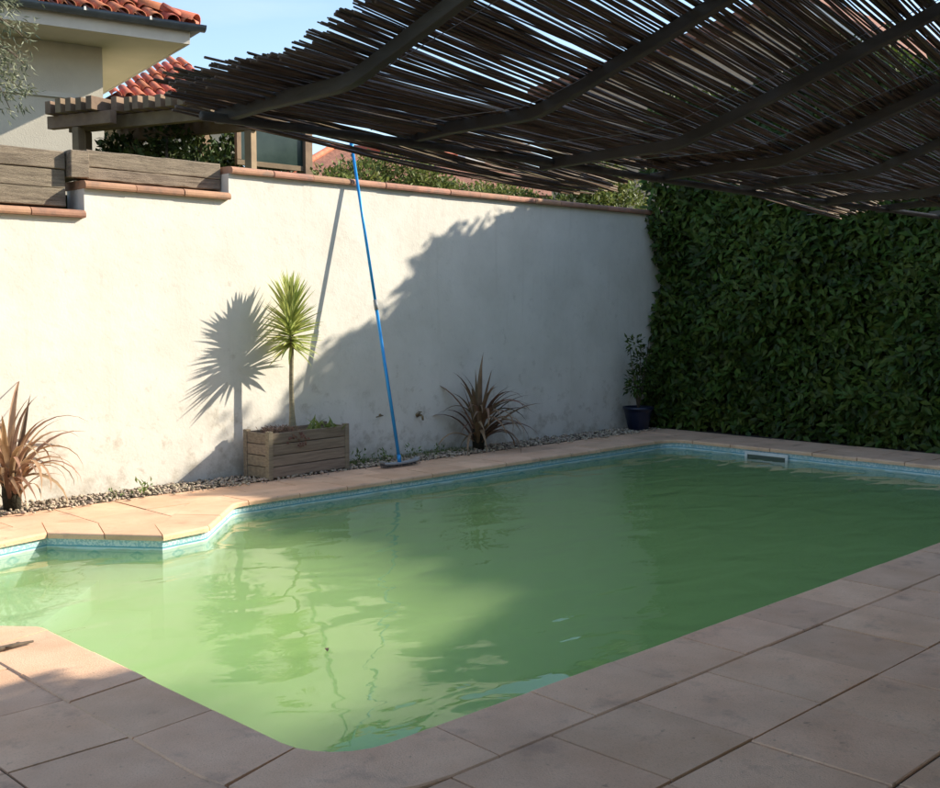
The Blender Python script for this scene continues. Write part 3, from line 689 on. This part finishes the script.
# ------------------------------------------------------------------ blue pot with shrub in the corner
bp_ = empty('blue_pot', (11.0, 8.16, 0)); tag(bp_, 'glazed dark blue flower pot in the corner by the hedge', 'pot')
MB().lathe([(.0, .003), (.12, .003), (.125, .01), (.165, .2), (.18, .25), (.195, .255), (.195, .285), (.175, .287), (.165, .26), (.0, .255)], 24).build('body', M['bluepot'], bp_, True)
ps = empty('potted_shrub', (11.0, 8.16, .255)); tag(ps, 'leafy shrub growing in the blue pot', 'shrub')
for k in range(6):
    a = k*1.05; MB().tube([(0, 0, -.02), (.06*math.cos(a), .05*math.sin(a), .3), (.16*math.cos(a), .10*math.sin(a), .62+.1*(k % 3))], [.010, .008, .003], 6).build('stem', M['bark'], ps, True)
P, d = blob_foliage([(0, -.02, .35), (.05, -.03, .60), (-.10, -.02, .80), (.12, -.05, .42), (-.14, -.03, .28)], [(.20, .14, .2), (.16, .13, .16), (.13, .1, .12), (.15, .12, .15), (.10, .09, .12)], 520)
link('foliage', leaves_mesh('foliage', P, d+rnd(520, .5), rnd(520, .5)+np.array([0, 0, 1]), rng.uniform(.05, .09, 520), rng.uniform(.025, .04, 520)), M['hedge'], ps)
# ------------------------------------------------------------------ twig on the left coping
tw = empty('twig', (1.80, 4.80, .004)); tag(tw, 'dark twig lying on the sunlit deck at the left', 'twig')
MB().tube([(-.22, .02, .008), (-.1, .006, .010), (.02, -.006, .009), (.12, .0, .010), (.205, .008, .008)], [.011, .012, .013, .010, .005], 7).build('stick', M['bark'], tw, True)
for xx, s in ((-.05, 1), (.06, -1), (.11, 1)): MB().tube([(xx, 0, .01), (xx+.03, .02*s, .014), (xx+.045, .025*s, .01)], [.006, .004, .002], 5).build('spur', M['bark'], tw, True)

# ------------------------------------------------------------------ reed canopy over the terrace
can = empty('reed_canopy', (1.5, -2.45, 0)); tag(can, 'brown reed mat canopy on dark curved bars over the terrace', 'canopy')
def loc_(v): return Vector(v)-can.location
def prof_z(y):
    if y > 1.93: return 2.0-.055*min(1, max(0, y-2.37)/.16)-.06*max(0, y-2.53)
    if y > 1.83: t = (1.93-y)/.1; return 2.0+.01625*t*t
    return 2.01625+(1.83-y)*.325
for k in range(8):
    X = 1.5+.6*k; ys = [2.40, 2.2, 2.0, 1.93, 1.90, 1.86, 1.83, 1.7, 1.4, .9, .3, -.4, -1.2, -2.0, -2.5]; mb = MB(); hw = .0125; dr = .012*math.sin(k*2.1)
    for y in ys:
        z = prof_z(y)-.006+dr+.004*noise.noise(Vector((X, y*3, 0)))
        for a, b in ((-hw, -.032), (hw, -.032), (hw, 0), (-hw, 0)): mb.V.append(tuple(loc_((X+a+.002*noise.noise(Vector((X*3, y*2, 4))), y, z+b))))
    for i in range(len(ys)-1): mb.F += [(i*4+q, (i+1)*4+q, (i+1)*4+(q+1) % 4, i*4+(q+1) % 4) for q in range(4)]
    mb.F += [(3, 2, 1, 0), tuple((len(ys)-1)*4+q for q in range(4))]
    o = mb.build('support_bar', M['barmat'], can, bevel=.003)
    bm = bmesh.new(); bm.from_mesh(o.data); bmesh.ops.recalc_face_normals(bm, faces=bm.faces); bm.to_mesh(o.data); bm.free()
fb = MB(); fb.tube([loc_((x, 2.345, 1.958-.004*math.sin(x*2))) for x in np.linspace(1.42, 6.05, 18)], .0115, 10); fb.build('edge_beam', M['barmat'], can, True)
lb = MB(); zt = prof_z(-2.45)-.06; a = loc_((1.3, -2.5, zt-.14)); b = loc_((6.05, -2.40, zt)); lb.box(a.x, b.x, a.y, b.y, a.z, b.z).build('ledger_beam', M['barmat'], can, bevel=.006)
for X in (1.5, 3.75, 6.0):
    a = loc_((X-.05, -2.5, -.03)); b = loc_((X+.05, -2.4, zt-.14)); MB().box(a.x, b.x, a.y, b.y, a.z, b.z).build('post', M['barmat'], can, bevel=.006)
a = loc_((6.02, 2.31, -.03)); b = loc_((6.09, 2.38, 1.93)); MB().box(a.x, b.x, a.y, b.y, a.z, b.z).build('post', M['barmat'], can, bevel=.006)
def reed(mb, s0, s1, O, ang, w, rad, dz):
    e1 = Vector((math.cos(ang), math.sin(ang))); e2 = Vector((math.sin(R(9)), -math.cos(R(9)))); pts = []; rr = []
    bow = random.gauss(0, .004); ph = random.uniform(0, 6)
    K = 9
    for i in range(K):
        t = i/(K-1); s = s0+(s1-s0)*t; p = Vector(O)+e1*s+e2*w; lift = .0
        if s < .12: lift = random.uniform(0, .006)
        pts.append(loc_((p.x, p.y+bow*math.sin(t*3.1), prof_z(p.y)+rad+dz+lift+.004*math.sin(ph+t*7)))); rr.append(rad*(1.08-.28*t if ph > 3 else .8+.28*t))
    mb.tube(pts, rr, 5)
random.seed(3)
single = 0
# (origin of the far left corner of the mat, number of single reeds)
for mi, (O, nsing, wmax) in enumerate((((1.27, 2.28), 122, 4.9), ((3.10, 2.34), 110, 4.9), ((4.95, 2.15), 68, 4.9))):
    me_ = empty('reed_mat', (0, 0, 0)); me_.parent = can
    rest = MB(); w_ = -.13 if mi == 0 else 0; c = 0; AN = R(9) if mi == 0 else R(7)
    while w_ < wmax:
        rad = random.uniform(.0024, .0050); s0 = random.gauss(0, .014); s1 = (1.98 if mi < 2 else 1.06)+random.gauss(0, .02); ez = random.uniform(0, .012) if w_ > .2 else random.uniform(-.022, .012); ang = AN+random.gauss(0, .006); s0 += max(0, -w_)*1.2+(random.uniform(0, .1) if w_ < .03 else 0)
        if c < nsing and w_ < 1.5 and rad > .0030:
            mb = MB(); reed(mb, s0, s1, O, ang, w_, rad, ez); mb.build('reed', M['reed'], me_, True); c += 1
        else: reed(rest, s0, s1, O, ang, w_, rad, ez)
        if random.random() < .9:    # a thinner reed lying over its neighbours
            reed(rest, s0+abs(random.gauss(0, .03)), s1+random.gauss(0, .03), O, ang+random.gauss(0, .012), w_+random.uniform(0, .01), rad*.8, .012+random.uniform(0, .012))
        step = rad*2*random.uniform(.85, 1.15)+(random.uniform(.0008, .0032) if random.random() < .34 else 0)
        if random.random() < .008: step += .003
        w_ += step
    rest.build('loose_reeds', M['reed'], me_, True)['kind'] = 'stuff'
    e1 = Vector((math.cos(R(9)), math.sin(R(9)))); e2 = Vector((math.sin(R(9)), -math.cos(R(9))))
    for s in ((.22, .72, 1.25, 1.75) if mi < 2 else (.22, .8)):
        pts = []
        for j in range(60):
            p = Vector(O)+e1*s+e2*(wmax*j/59); pts.append(loc_((p.x, p.y, prof_z(p.y)-.001)))
        MB().tube(pts, .0011, 4, False).build('binding_wire', M['wire'], me_)

# ------------------------------------------------------------------ house with tiled roof, up left
HR = R(-11); hs = empty('house', (6.50, 13.0, 2.42), HR); tag(hs, 'cream rendered house with red tiled roof and dark gutter, top left', 'house')
SOF = 4.69-2.42; OV = .80
MB().box(-9, 0, 0, 8, -.1, SOF-.002).build('wall', M['housewall'], hs)
MB().box(-9, -.3, -.035, -.001, SOF-.66, SOF-.60).build('string_course', M['fascia'], hs)
MB().box(-9, OV, -OV, 8.8, SOF, SOF+.02).build('soffit', M['soffit'], hs)
fz = MB(); fz.box(-9, OV, -OV-.022, -OV-.002, SOF-.015, SOF+.20).build('fascia', M['fascia'], hs)
MB().box(OV+.002, OV+.022, -OV-.022, 8.8, SOF-.015, SOF+.20).build('fascia', M['fascia'], hs)
gt = MB(); gp = [(math.cos(t)*.075, math.sin(t)*.075) for t in np.linspace(math.pi, 2*math.pi, 9)]; gp2 = [(p[0]*.94, p[1]*.94+.001) for p in reversed(gp)]
ring = gp+gp2; kk = len(ring)
def gutter(p0, p1, perp):
    mb = MB(); p0, p1 = Vector(p0), Vector(p1); pe = Vector(perp)
    mb.add([p+pe*a+Vector((0, 0, b)) for p in (p0, p1) for a, b in ring], [(i, (i+1) % kk, kk+(i+1) % kk, kk+i) for i in range(kk)]+[tuple(range(kk)), tuple(range(2*kk-1, kk-1, -1))])
    return mb.build('gutter', M['gutter'], hs, True)
gz_ = SOF+.20
gutter((-9, -OV-.10, gz_), (OV+.18, -OV-.10, gz_), (0, 1, 0)); gutter((OV+.10, -OV-.10, gz_-.002), (OV+.10, 8.8, gz_-.002), (1, 0, 0))
for k in range(10): MB().box(OV-.5-k*.75-.012, OV-.5-k*.75+.012, -OV-.182, -OV-.168, gz_-.03, gz_+.012).build('gutter_bracket', M['trim'], hs)
PIT = math.tan(R(25)); rz0 = SOF+.205
def roofz(d): return rz0+d*PIT
# roof deck (hip): front slope and right slope
hx = OV+.05; hy = -OV-.05; RD = 4.4
MB().add([(-9, hy, rz0), (hx, hy, rz0), (hx-RD, hy+RD, roofz(RD)), (-9, hy+RD, roofz(RD)), (hx, 8.8, rz0), (hx-RD, 8.8, roofz(RD))], [(0, 1, 2, 3), (1, 4, 5, 2)]).build('roof', M['farroof'], hs)
def half_tile(L_, r0, r1, N=8, up=True):
    V = []; F = []
    for i, (x, r) in enumerate(((0, r0), (L_, r1))):
        for rr in (r, r-.012):
            for t in np.linspace(0, math.pi, N+1): V.append((rr*math.cos(t), x, rr*math.sin(t)*.85))
    n1 = N+1
    for j in range(N): F += [(j, j+1, 2*n1+j+1, 2*n1+j), (n1+j+1, n1+j, 3*n1+j, 3*n1+j+1), (j+1, j, n1+j, n1+j+1), (2*n1+j, 2*n1+j+1, 3*n1+j+1, 3*n1+j)]
    return mesh('roof_tile', V, F, True)
htm = half_tile(.46, .085, .068)
nx = 0
for c in range(9):
    for k in range(26):
        x = hx-.06-k*.20; d = c*.40-.06
        if x > hx-(d+.06)-.05: continue
        o = link('roof_tile', htm, M['rooftile'], hs); o.location = (x, hy+d, roofz(d)+.028+random.uniform(0, .01)); o.rotation_euler = (math.atan(PIT)-.03, 0, random.gauss(0, .015))
        if c == 0 or c % 2 == 0: pass
for c in range(3):
    for k in range(14):
        yv = hy+.06+k*.20; d = c*.40-.06
        if yv < hy+d+.12: continue
        o = link('roof_tile', htm, M['rooftile'], hs); o.location = (hx-d, yv, roofz(d)+.028); o.rotation_euler = (math.atan(PIT)-.03, 0, R(90)+random.gauss(0, .015))
hip = half_tile(.48, .12, .10)
for k in range(10):
    d = k*.30-.03; o = link('ridge_tile', hip, M['rooftile'], hs); o.location = (hx-d, hy+d, roofz(d)+.05); o.rotation_euler = (math.atan(PIT/1.414), 0, R(45))
# lower tiled roof behind the house corner
wg = empty('garden_annex', (8.9, 16.6, 2.42), HR); tag(wg, 'low annex with red tiled roof behind the house corner', 'building')
MB().box(0, 1.7, 0, 3, -.1, 2.55).build('wall', M['housewall'], wg)
MB().add([(-.6, -.5, 2.35), (2.3, -.5, 2.35), (1.2, 1.6, 3.45), (1.1, 1.6, 3.45), (-.6, 3.4, 2.35), (2.3, 3.4, 2.35)], [(0, 1, 2, 3), (0, 3, 4), (1, 5, 2), (3, 2, 5, 4)]).build('roof', M['farroof'], wg)
sl = math.atan(1.1/2.1)
for c in range(6):
    for k in range(28):
        x = -.5+k*.2; d = c*.37-.04; fr_ = d/2.1
        if x < -.6+1.7*fr_+.05 or x > 2.3-1.1*fr_-.05: continue
        o = link('roof_tile', htm, M['rooftile'], wg); o.location = (x, -.5+d, 2.35+d*1.1/2.1+.03); o.rotation_euler = (sl-.03, 0, random.gauss(0, .015))
# ------------------------------------------------------------------ timber pergola between the house and the wall
pg = empty('timber_pergola', (5.87, 10.05, 2.42), R(19)); tag(pg, 'small timber pergola with stepped rafter ends beside the house', 'pergola')
for xx, y1 in ((.13, 1.7), (.85, 1.7)): MB().box(xx, xx+.09, -.25, y1, .98, 1.115).build('beam', M['pergwood'], pg, bevel=.006)
MB().box(-.12, -.03, .85, 1.75, .985, 1.117).build('beam', M['pergwood'], pg, bevel=.006)
for k in range(13): MB().box((-.22 if k > 7 else random.uniform(-.03, .03)), 1.05, -.15+k*.145, -.15+k*.145+.078, 1.119+random.uniform(0, .006), 1.255+random.uniform(-.01, .02)).build('rafter', M['pergwood'], pg, bevel=.006)
for xx, yy in ((.13, 1.45), (.85, 1.45), (-.123, 1.3), (.85, -.2)): MB().box(xx-.003, xx+.093, yy, yy+.09, -.1, .978).build('post', M['pergwood'], pg, bevel=.006)
# glazed screen with posts
gs = empty('glazed_screen', (6.67, 10.98, 2.42), 0); tag(gs, 'glazed timber screen with two posts behind the white wall', 'screen')
for xx in (-.05, 1.36): MB().box(xx, xx+.11, -.05, .06, -.1, 1.36).build('post', M['pergwood'], gs, bevel=.006)
for z0 in (.72, 1.22): MB().box(.42, 1.357, -.02, .03, z0, z0+.06).build('rail', M['pergwood'], gs, bevel=.004)
MB().box(.42, .48, -.021, .031, .783, 1.217).build('stile', M['pergwood'], gs, bevel=.004)
MB().box(.48, 1.357, .0, .008, .782, 1.218).build('pane', M['glassdark'], gs)
MB().box(.061, 1.357, -.02, .03, .30, .36).build('rail', M['pergwood'], gs, bevel=.004)

# ------------------------------------------------------------------ shrubs, vine and olive
def shrub(name, loc, centres, radii, count, m, ln, wd, label, cat='shrub', group=None, up=.3):
    e = empty(name, loc); tag(e, label, cat, group)
    P, d = blob_foliage(centres, radii, count); k = count
    o = link('foliage', leaves_mesh('foliage', P, d*.7+rnd(k, .7)+np.array([0, 0, up]), rnd(k, .5)+np.array([0, 0, .8])+d*.4, rng.uniform(ln*.7, ln*1.2, k), rng.uniform(wd*.7, wd*1.2, k)), m, e); o['kind'] = 'stuff'
    for c, r_ in zip(centres[:6], radii[:6]):
        b = Vector((c[0]*.3, c[1]*.3, -.03)); t = Vector(c); MB().tube([b, b.lerp(t, .5)+Vector((random.gauss(0, .05), random.gauss(0, .05), 0)), t], [.03, .022, .01], 6).build('stem', M['bark'], e, True)
    return e
shrub('climbing_vine', (6.75, 11.75, 2.42), [(-.55, .1, .65), (0, 0, .95), (.55, 0, .6), (1.0, .1, .9), (1.5, .1, .65), (.3, .2, .45), (-.2, .1, .35), (1.15, .1, .4)], [(.4, .3, .45), (.45, .3, .4), (.4, .3, .45), (.4, .3, .4), (.4, .3, .5), (.5, .3, .4), (.45, .3, .3), (.45, .3, .35)], 9000, M['vine'], .095, .06, 'dark climbing vine behind the timber pergola', 'vine')
shrub('climbing_vine', (6.1, 10.75, 2.42), [(.1, .2, .95), (.4, .1, .75), (-.2, .3, .6), (.3, -.2, .5), (.0, .1, .3)], [(.22, .25, .2), (.25, .25, .22), (.2, .25, .25), (.25, .25, .25), (.35, .3, .3)], 1500, M['vine'], .08, .05, 'leafy vine climbing the near posts of the timber pergola', 'vine')
shrub('garden_shrub', (8.75, 10.4, 2.42), [(-.75, 0, .42), (-.4, 0, .5), (-.1, .1, .60), (.35, 0, .72), (.75, 0, .55), (1.15, .1, .40)], [(.35, .35, .3), (.4, .35, .32), (.4, .35, .34), (.38, .35, .34), (.4, .35, .34), (.4, .35, .28)], 6500, M['bush'], .075, .035, 'sunlit bright green shrub behind the wall beside the blue pole', 'shrub', 'shrubs behind the white wall')
shrub('garden_shrub', (10.6, 10.5, 2.42), [(-.9, 0, .52), (-.4, 0, .47), (.1, 0, .52), (.55, .1, .55), (.9, 0, .48)], [(.4, .35, .28), (.45, .35, .26), (.4, .35, .25), (.4, .35, .27), (.35, .3, .25)], 5000, M['bush'], .07, .032, 'low sunlit shrub behind the middle of the wall coping', 'shrub', 'shrubs behind the white wall')
shrub('garden_shrub', (11.75, 9.7, 2.42), [(-.55, 0, .25), (0, 0, .55), (.5, .1, .75), (.3, .1, .2), (.9, 0, .5)], [(.35, .35, .3), (.42, .4, .4), (.45, .4, .45), (.5, .4, .4), (.4, .4, .45)], 6000, M['bush'], .085, .042, 'sunlit green shrub behind the wall next to the hedge', 'shrub', 'shrubs behind the white wall')
ol = empty('olive_tree', (3.06, 9.7, 2.50)); tag(ol, 'silvery olive tree branches hanging in at the top left', 'tree')
MB().tube([(0, 0, -.05), (.03, 0, .5), (-.05, .02, 1.0), (.02, 0, 1.5)], [.11, .085, .07, .05], 10).build('trunk', M['bark'], ol, True)
PP = []; DD = []
for k in range(84):
    a = random.uniform(-1.9, 1.3); st = Vector((.0, 0, random.uniform(.9, 1.7))); ln = random.uniform(.6, 1.12); el = random.uniform(.1, 1.0)
    d0 = Vector((math.cos(a)*math.cos(el), math.sin(a)*math.cos(el)*.8, math.sin(el))); p = st.copy(); pts = [p.copy()]
    for i in range(9):
        d0 = (d0+Vector((random.gauss(0, .08), random.gauss(0, .08), -.17))).normalized(); p = p+d0*ln/9*1.15; pts.append(p.copy())
        if i > 2:
            for j in range(13): PP.append(tuple(p+Vector((random.gauss(0, .035), random.gauss(0, .035), random.gauss(0, .035))))); DD.append(tuple(d0+Vector((random.gauss(0, .8), random.gauss(0, .8), random.gauss(-.1, .8)))))
    if k < 40: MB().tube(pts, [.016-.0014*i for i in range(10)], 5).build('branch', M['bark'], ol, True)
PP = np.array(PP); DD = np.array(DD); kx = len(PP)
link('crown', leaves_mesh('crown', PP, DD, rnd(kx), rng.uniform(.05, .085, kx), rng.uniform(.012, .018, kx)), M['olive'], ol)['kind'] = 'stuff'

# ------------------------------------------------------------------ houses farther off
nh = empty('neighbour_house', (20.6, 25.5, 0), R(-20)); tag(nh, 'distant house with red tiled roof beyond the shrubs', 'house')
MB().box(-3.2, 8, 0, 6, -.05, 5.1).build('wall', M['farwall'], nh)
MB().add([(-2.6, -.5, 5.0), (8.5, -.5, 5.0), (6, 3, 6.55), (.2, 3, 6.55), (-2.6, 6.5, 5.0), (8.5, 6.5, 5.0)], [(0, 1, 2, 3), (0, 3, 4), (1, 5, 2), (3, 2, 5, 4)]).build('roof', M['farroof'], nh)
MB().tube([(-2.6, -.5, 5.03), (.2, 3, 6.6)], .1, 8).build('hip_ridge', M['rooftile'], nh, True); MB().tube([(.2, 3, 6.6), (6, 3, 6.6)], .1, 8).build('roof_ridge', M['rooftile'], nh, True)
MB().box(4.2, 4.9, 1.6, 2.2, 5.6, 7.0).build('chimney', M['trim'], nh)
for x in (-1.5, 1.5, 4.5): MB().box(x, x+1, -.03, .02, 3.2, 4.4).build('window', M['glassdark'], nh)
gh = empty('gable_house', (18, 9.9, 0)); tag(gh, 'tan gabled house seen through the reed canopy above the hedge', 'house')
gb = [(-2.3, 0), (5.8, 0), (5.8, 6.0), (2.0, 6.45), (0, 6.85), (-2.3, 5.2)]
nG = len(gb); V = [(x, y, z) for x in (0, 9) for y, z in gb]; MB().add(V, [tuple(range(nG)), tuple(range(2*nG-1, nG-1, -1))]+[(i, nG+i, nG+(i+1) % nG, (i+1) % nG) for i in range(nG)]).build('wall', M['farwall'], gh)
for (a0, z0), (a1, z1) in (((-2.65, 4.98), (0, 6.88)), ((0, 6.88), (2.0, 6.48)), ((2.0, 6.48), (6.2, 5.98))):
    MB().add([(-.35, a0, z0), (-.35, a1, z1), (9.3, a1, z1), (9.3, a0, z0), (-.35, a0, z0+.16), (-.35, a1, z1+.16), (9.3, a1, z1+.16), (9.3, a0, z0+.16)], [(3, 2, 1, 0), (4, 5, 6, 7), (0, 1, 5, 4), (1, 2, 6, 5), (2, 3, 7, 6), (3, 0, 4, 7)]).build('roof', M['farroof'], gh)
MB().add([(-.38, -2.65, 4.86), (-.38, 0, 6.76), (-.38, 0, 6.93), (-.38, -2.65, 5.03), (-.352, -2.65, 4.86), (-.352, 0, 6.76), (-.352, 0, 6.93), (-.352, -2.65, 5.03)], [(0, 1, 2, 3), (7, 6, 5, 4), (0, 4, 5, 1), (3, 2, 6, 7)]).build('barge_board', M['trim'], gh)
for y in (-1.1, 1.2): MB().box(-.03, .02, y, y+1.0, 3.6, 4.9).build('window', M['glassdark'], gh)
# ------------------------------------------------------------------ unseen house added behind the camera to shade the near deck
th = empty('added_shade_house', (3.9, -2.75, 0)); tag(th, 'unseen cream house added behind the terrace to shade the deck', 'house')
MB().box(-9.5, 9.7, -8, 0, -.04, 6.90).build('wall', M['bouncewall'], th)
MB().add([(-9.9, .45, 6.905), (10.0, .45, 6.905), (10.0, -8.4, 6.905), (-9.9, -8.4, 6.905), (-9.9, .45, 7.06), (10.0, .45, 7.06), (10.0, -8.4, 7.06), (-9.9, -8.4, 7.06), (-6, -4, 8.6), (6, -4, 8.6)], [(3, 2, 1, 0), (0, 1, 5, 4), (1, 2, 6, 5), (2, 3, 7, 6), (3, 0, 4, 7), (4, 5, 9, 8), (5, 6, 9), (6, 7, 8, 9), (7, 4, 8)]).build('roof', M['farroof'], th)
for x in (-6, -2, 2.2, 6):
    wdw = MB().box(x-.6, x+.6, .001, .03, 3.9, 5.3).build('window', M['trim'], th); MB().box(x-.53, x+.53, .031, .036, 3.97, 5.23).build('pane', M['glassdark'], wdw)
for x in (-3.4, 1.2):
    dr_ = MB().box(x-.9, x+.9, .001, .04, .0, 2.2).build('door', M['trim'], th)
    for q in (-.45, .45): MB().box(x+q-.38, x+q+.38, .041, .046, .12, 2.1).build('pane', M['glassdark'], dr_)
for k, (x, y, lb_) in enumerate(((6.9, 5.2, 'tiny dry leaf floating in the middle of the pool'), (8.6, 5.9, 'tiny dry leaf floating on the dark water before the skimmer'), (3.1, 4.1, 'tiny dry leaf floating near the rounded near corner of the pool'))):
    o = link('floating_leaf', leaves_mesh('floating_leaf', np.zeros((1, 3)), np.array([[math.cos(k*2.1), math.sin(k*2.1), 0]]), np.array([[0, 0, 1.]]), np.array([.05]), np.array([.022])), M['deadleaf']); o.location = (x, y, WZ+.006)
    tag(o, lb_, 'leaf', 'leaves floating on the pool')
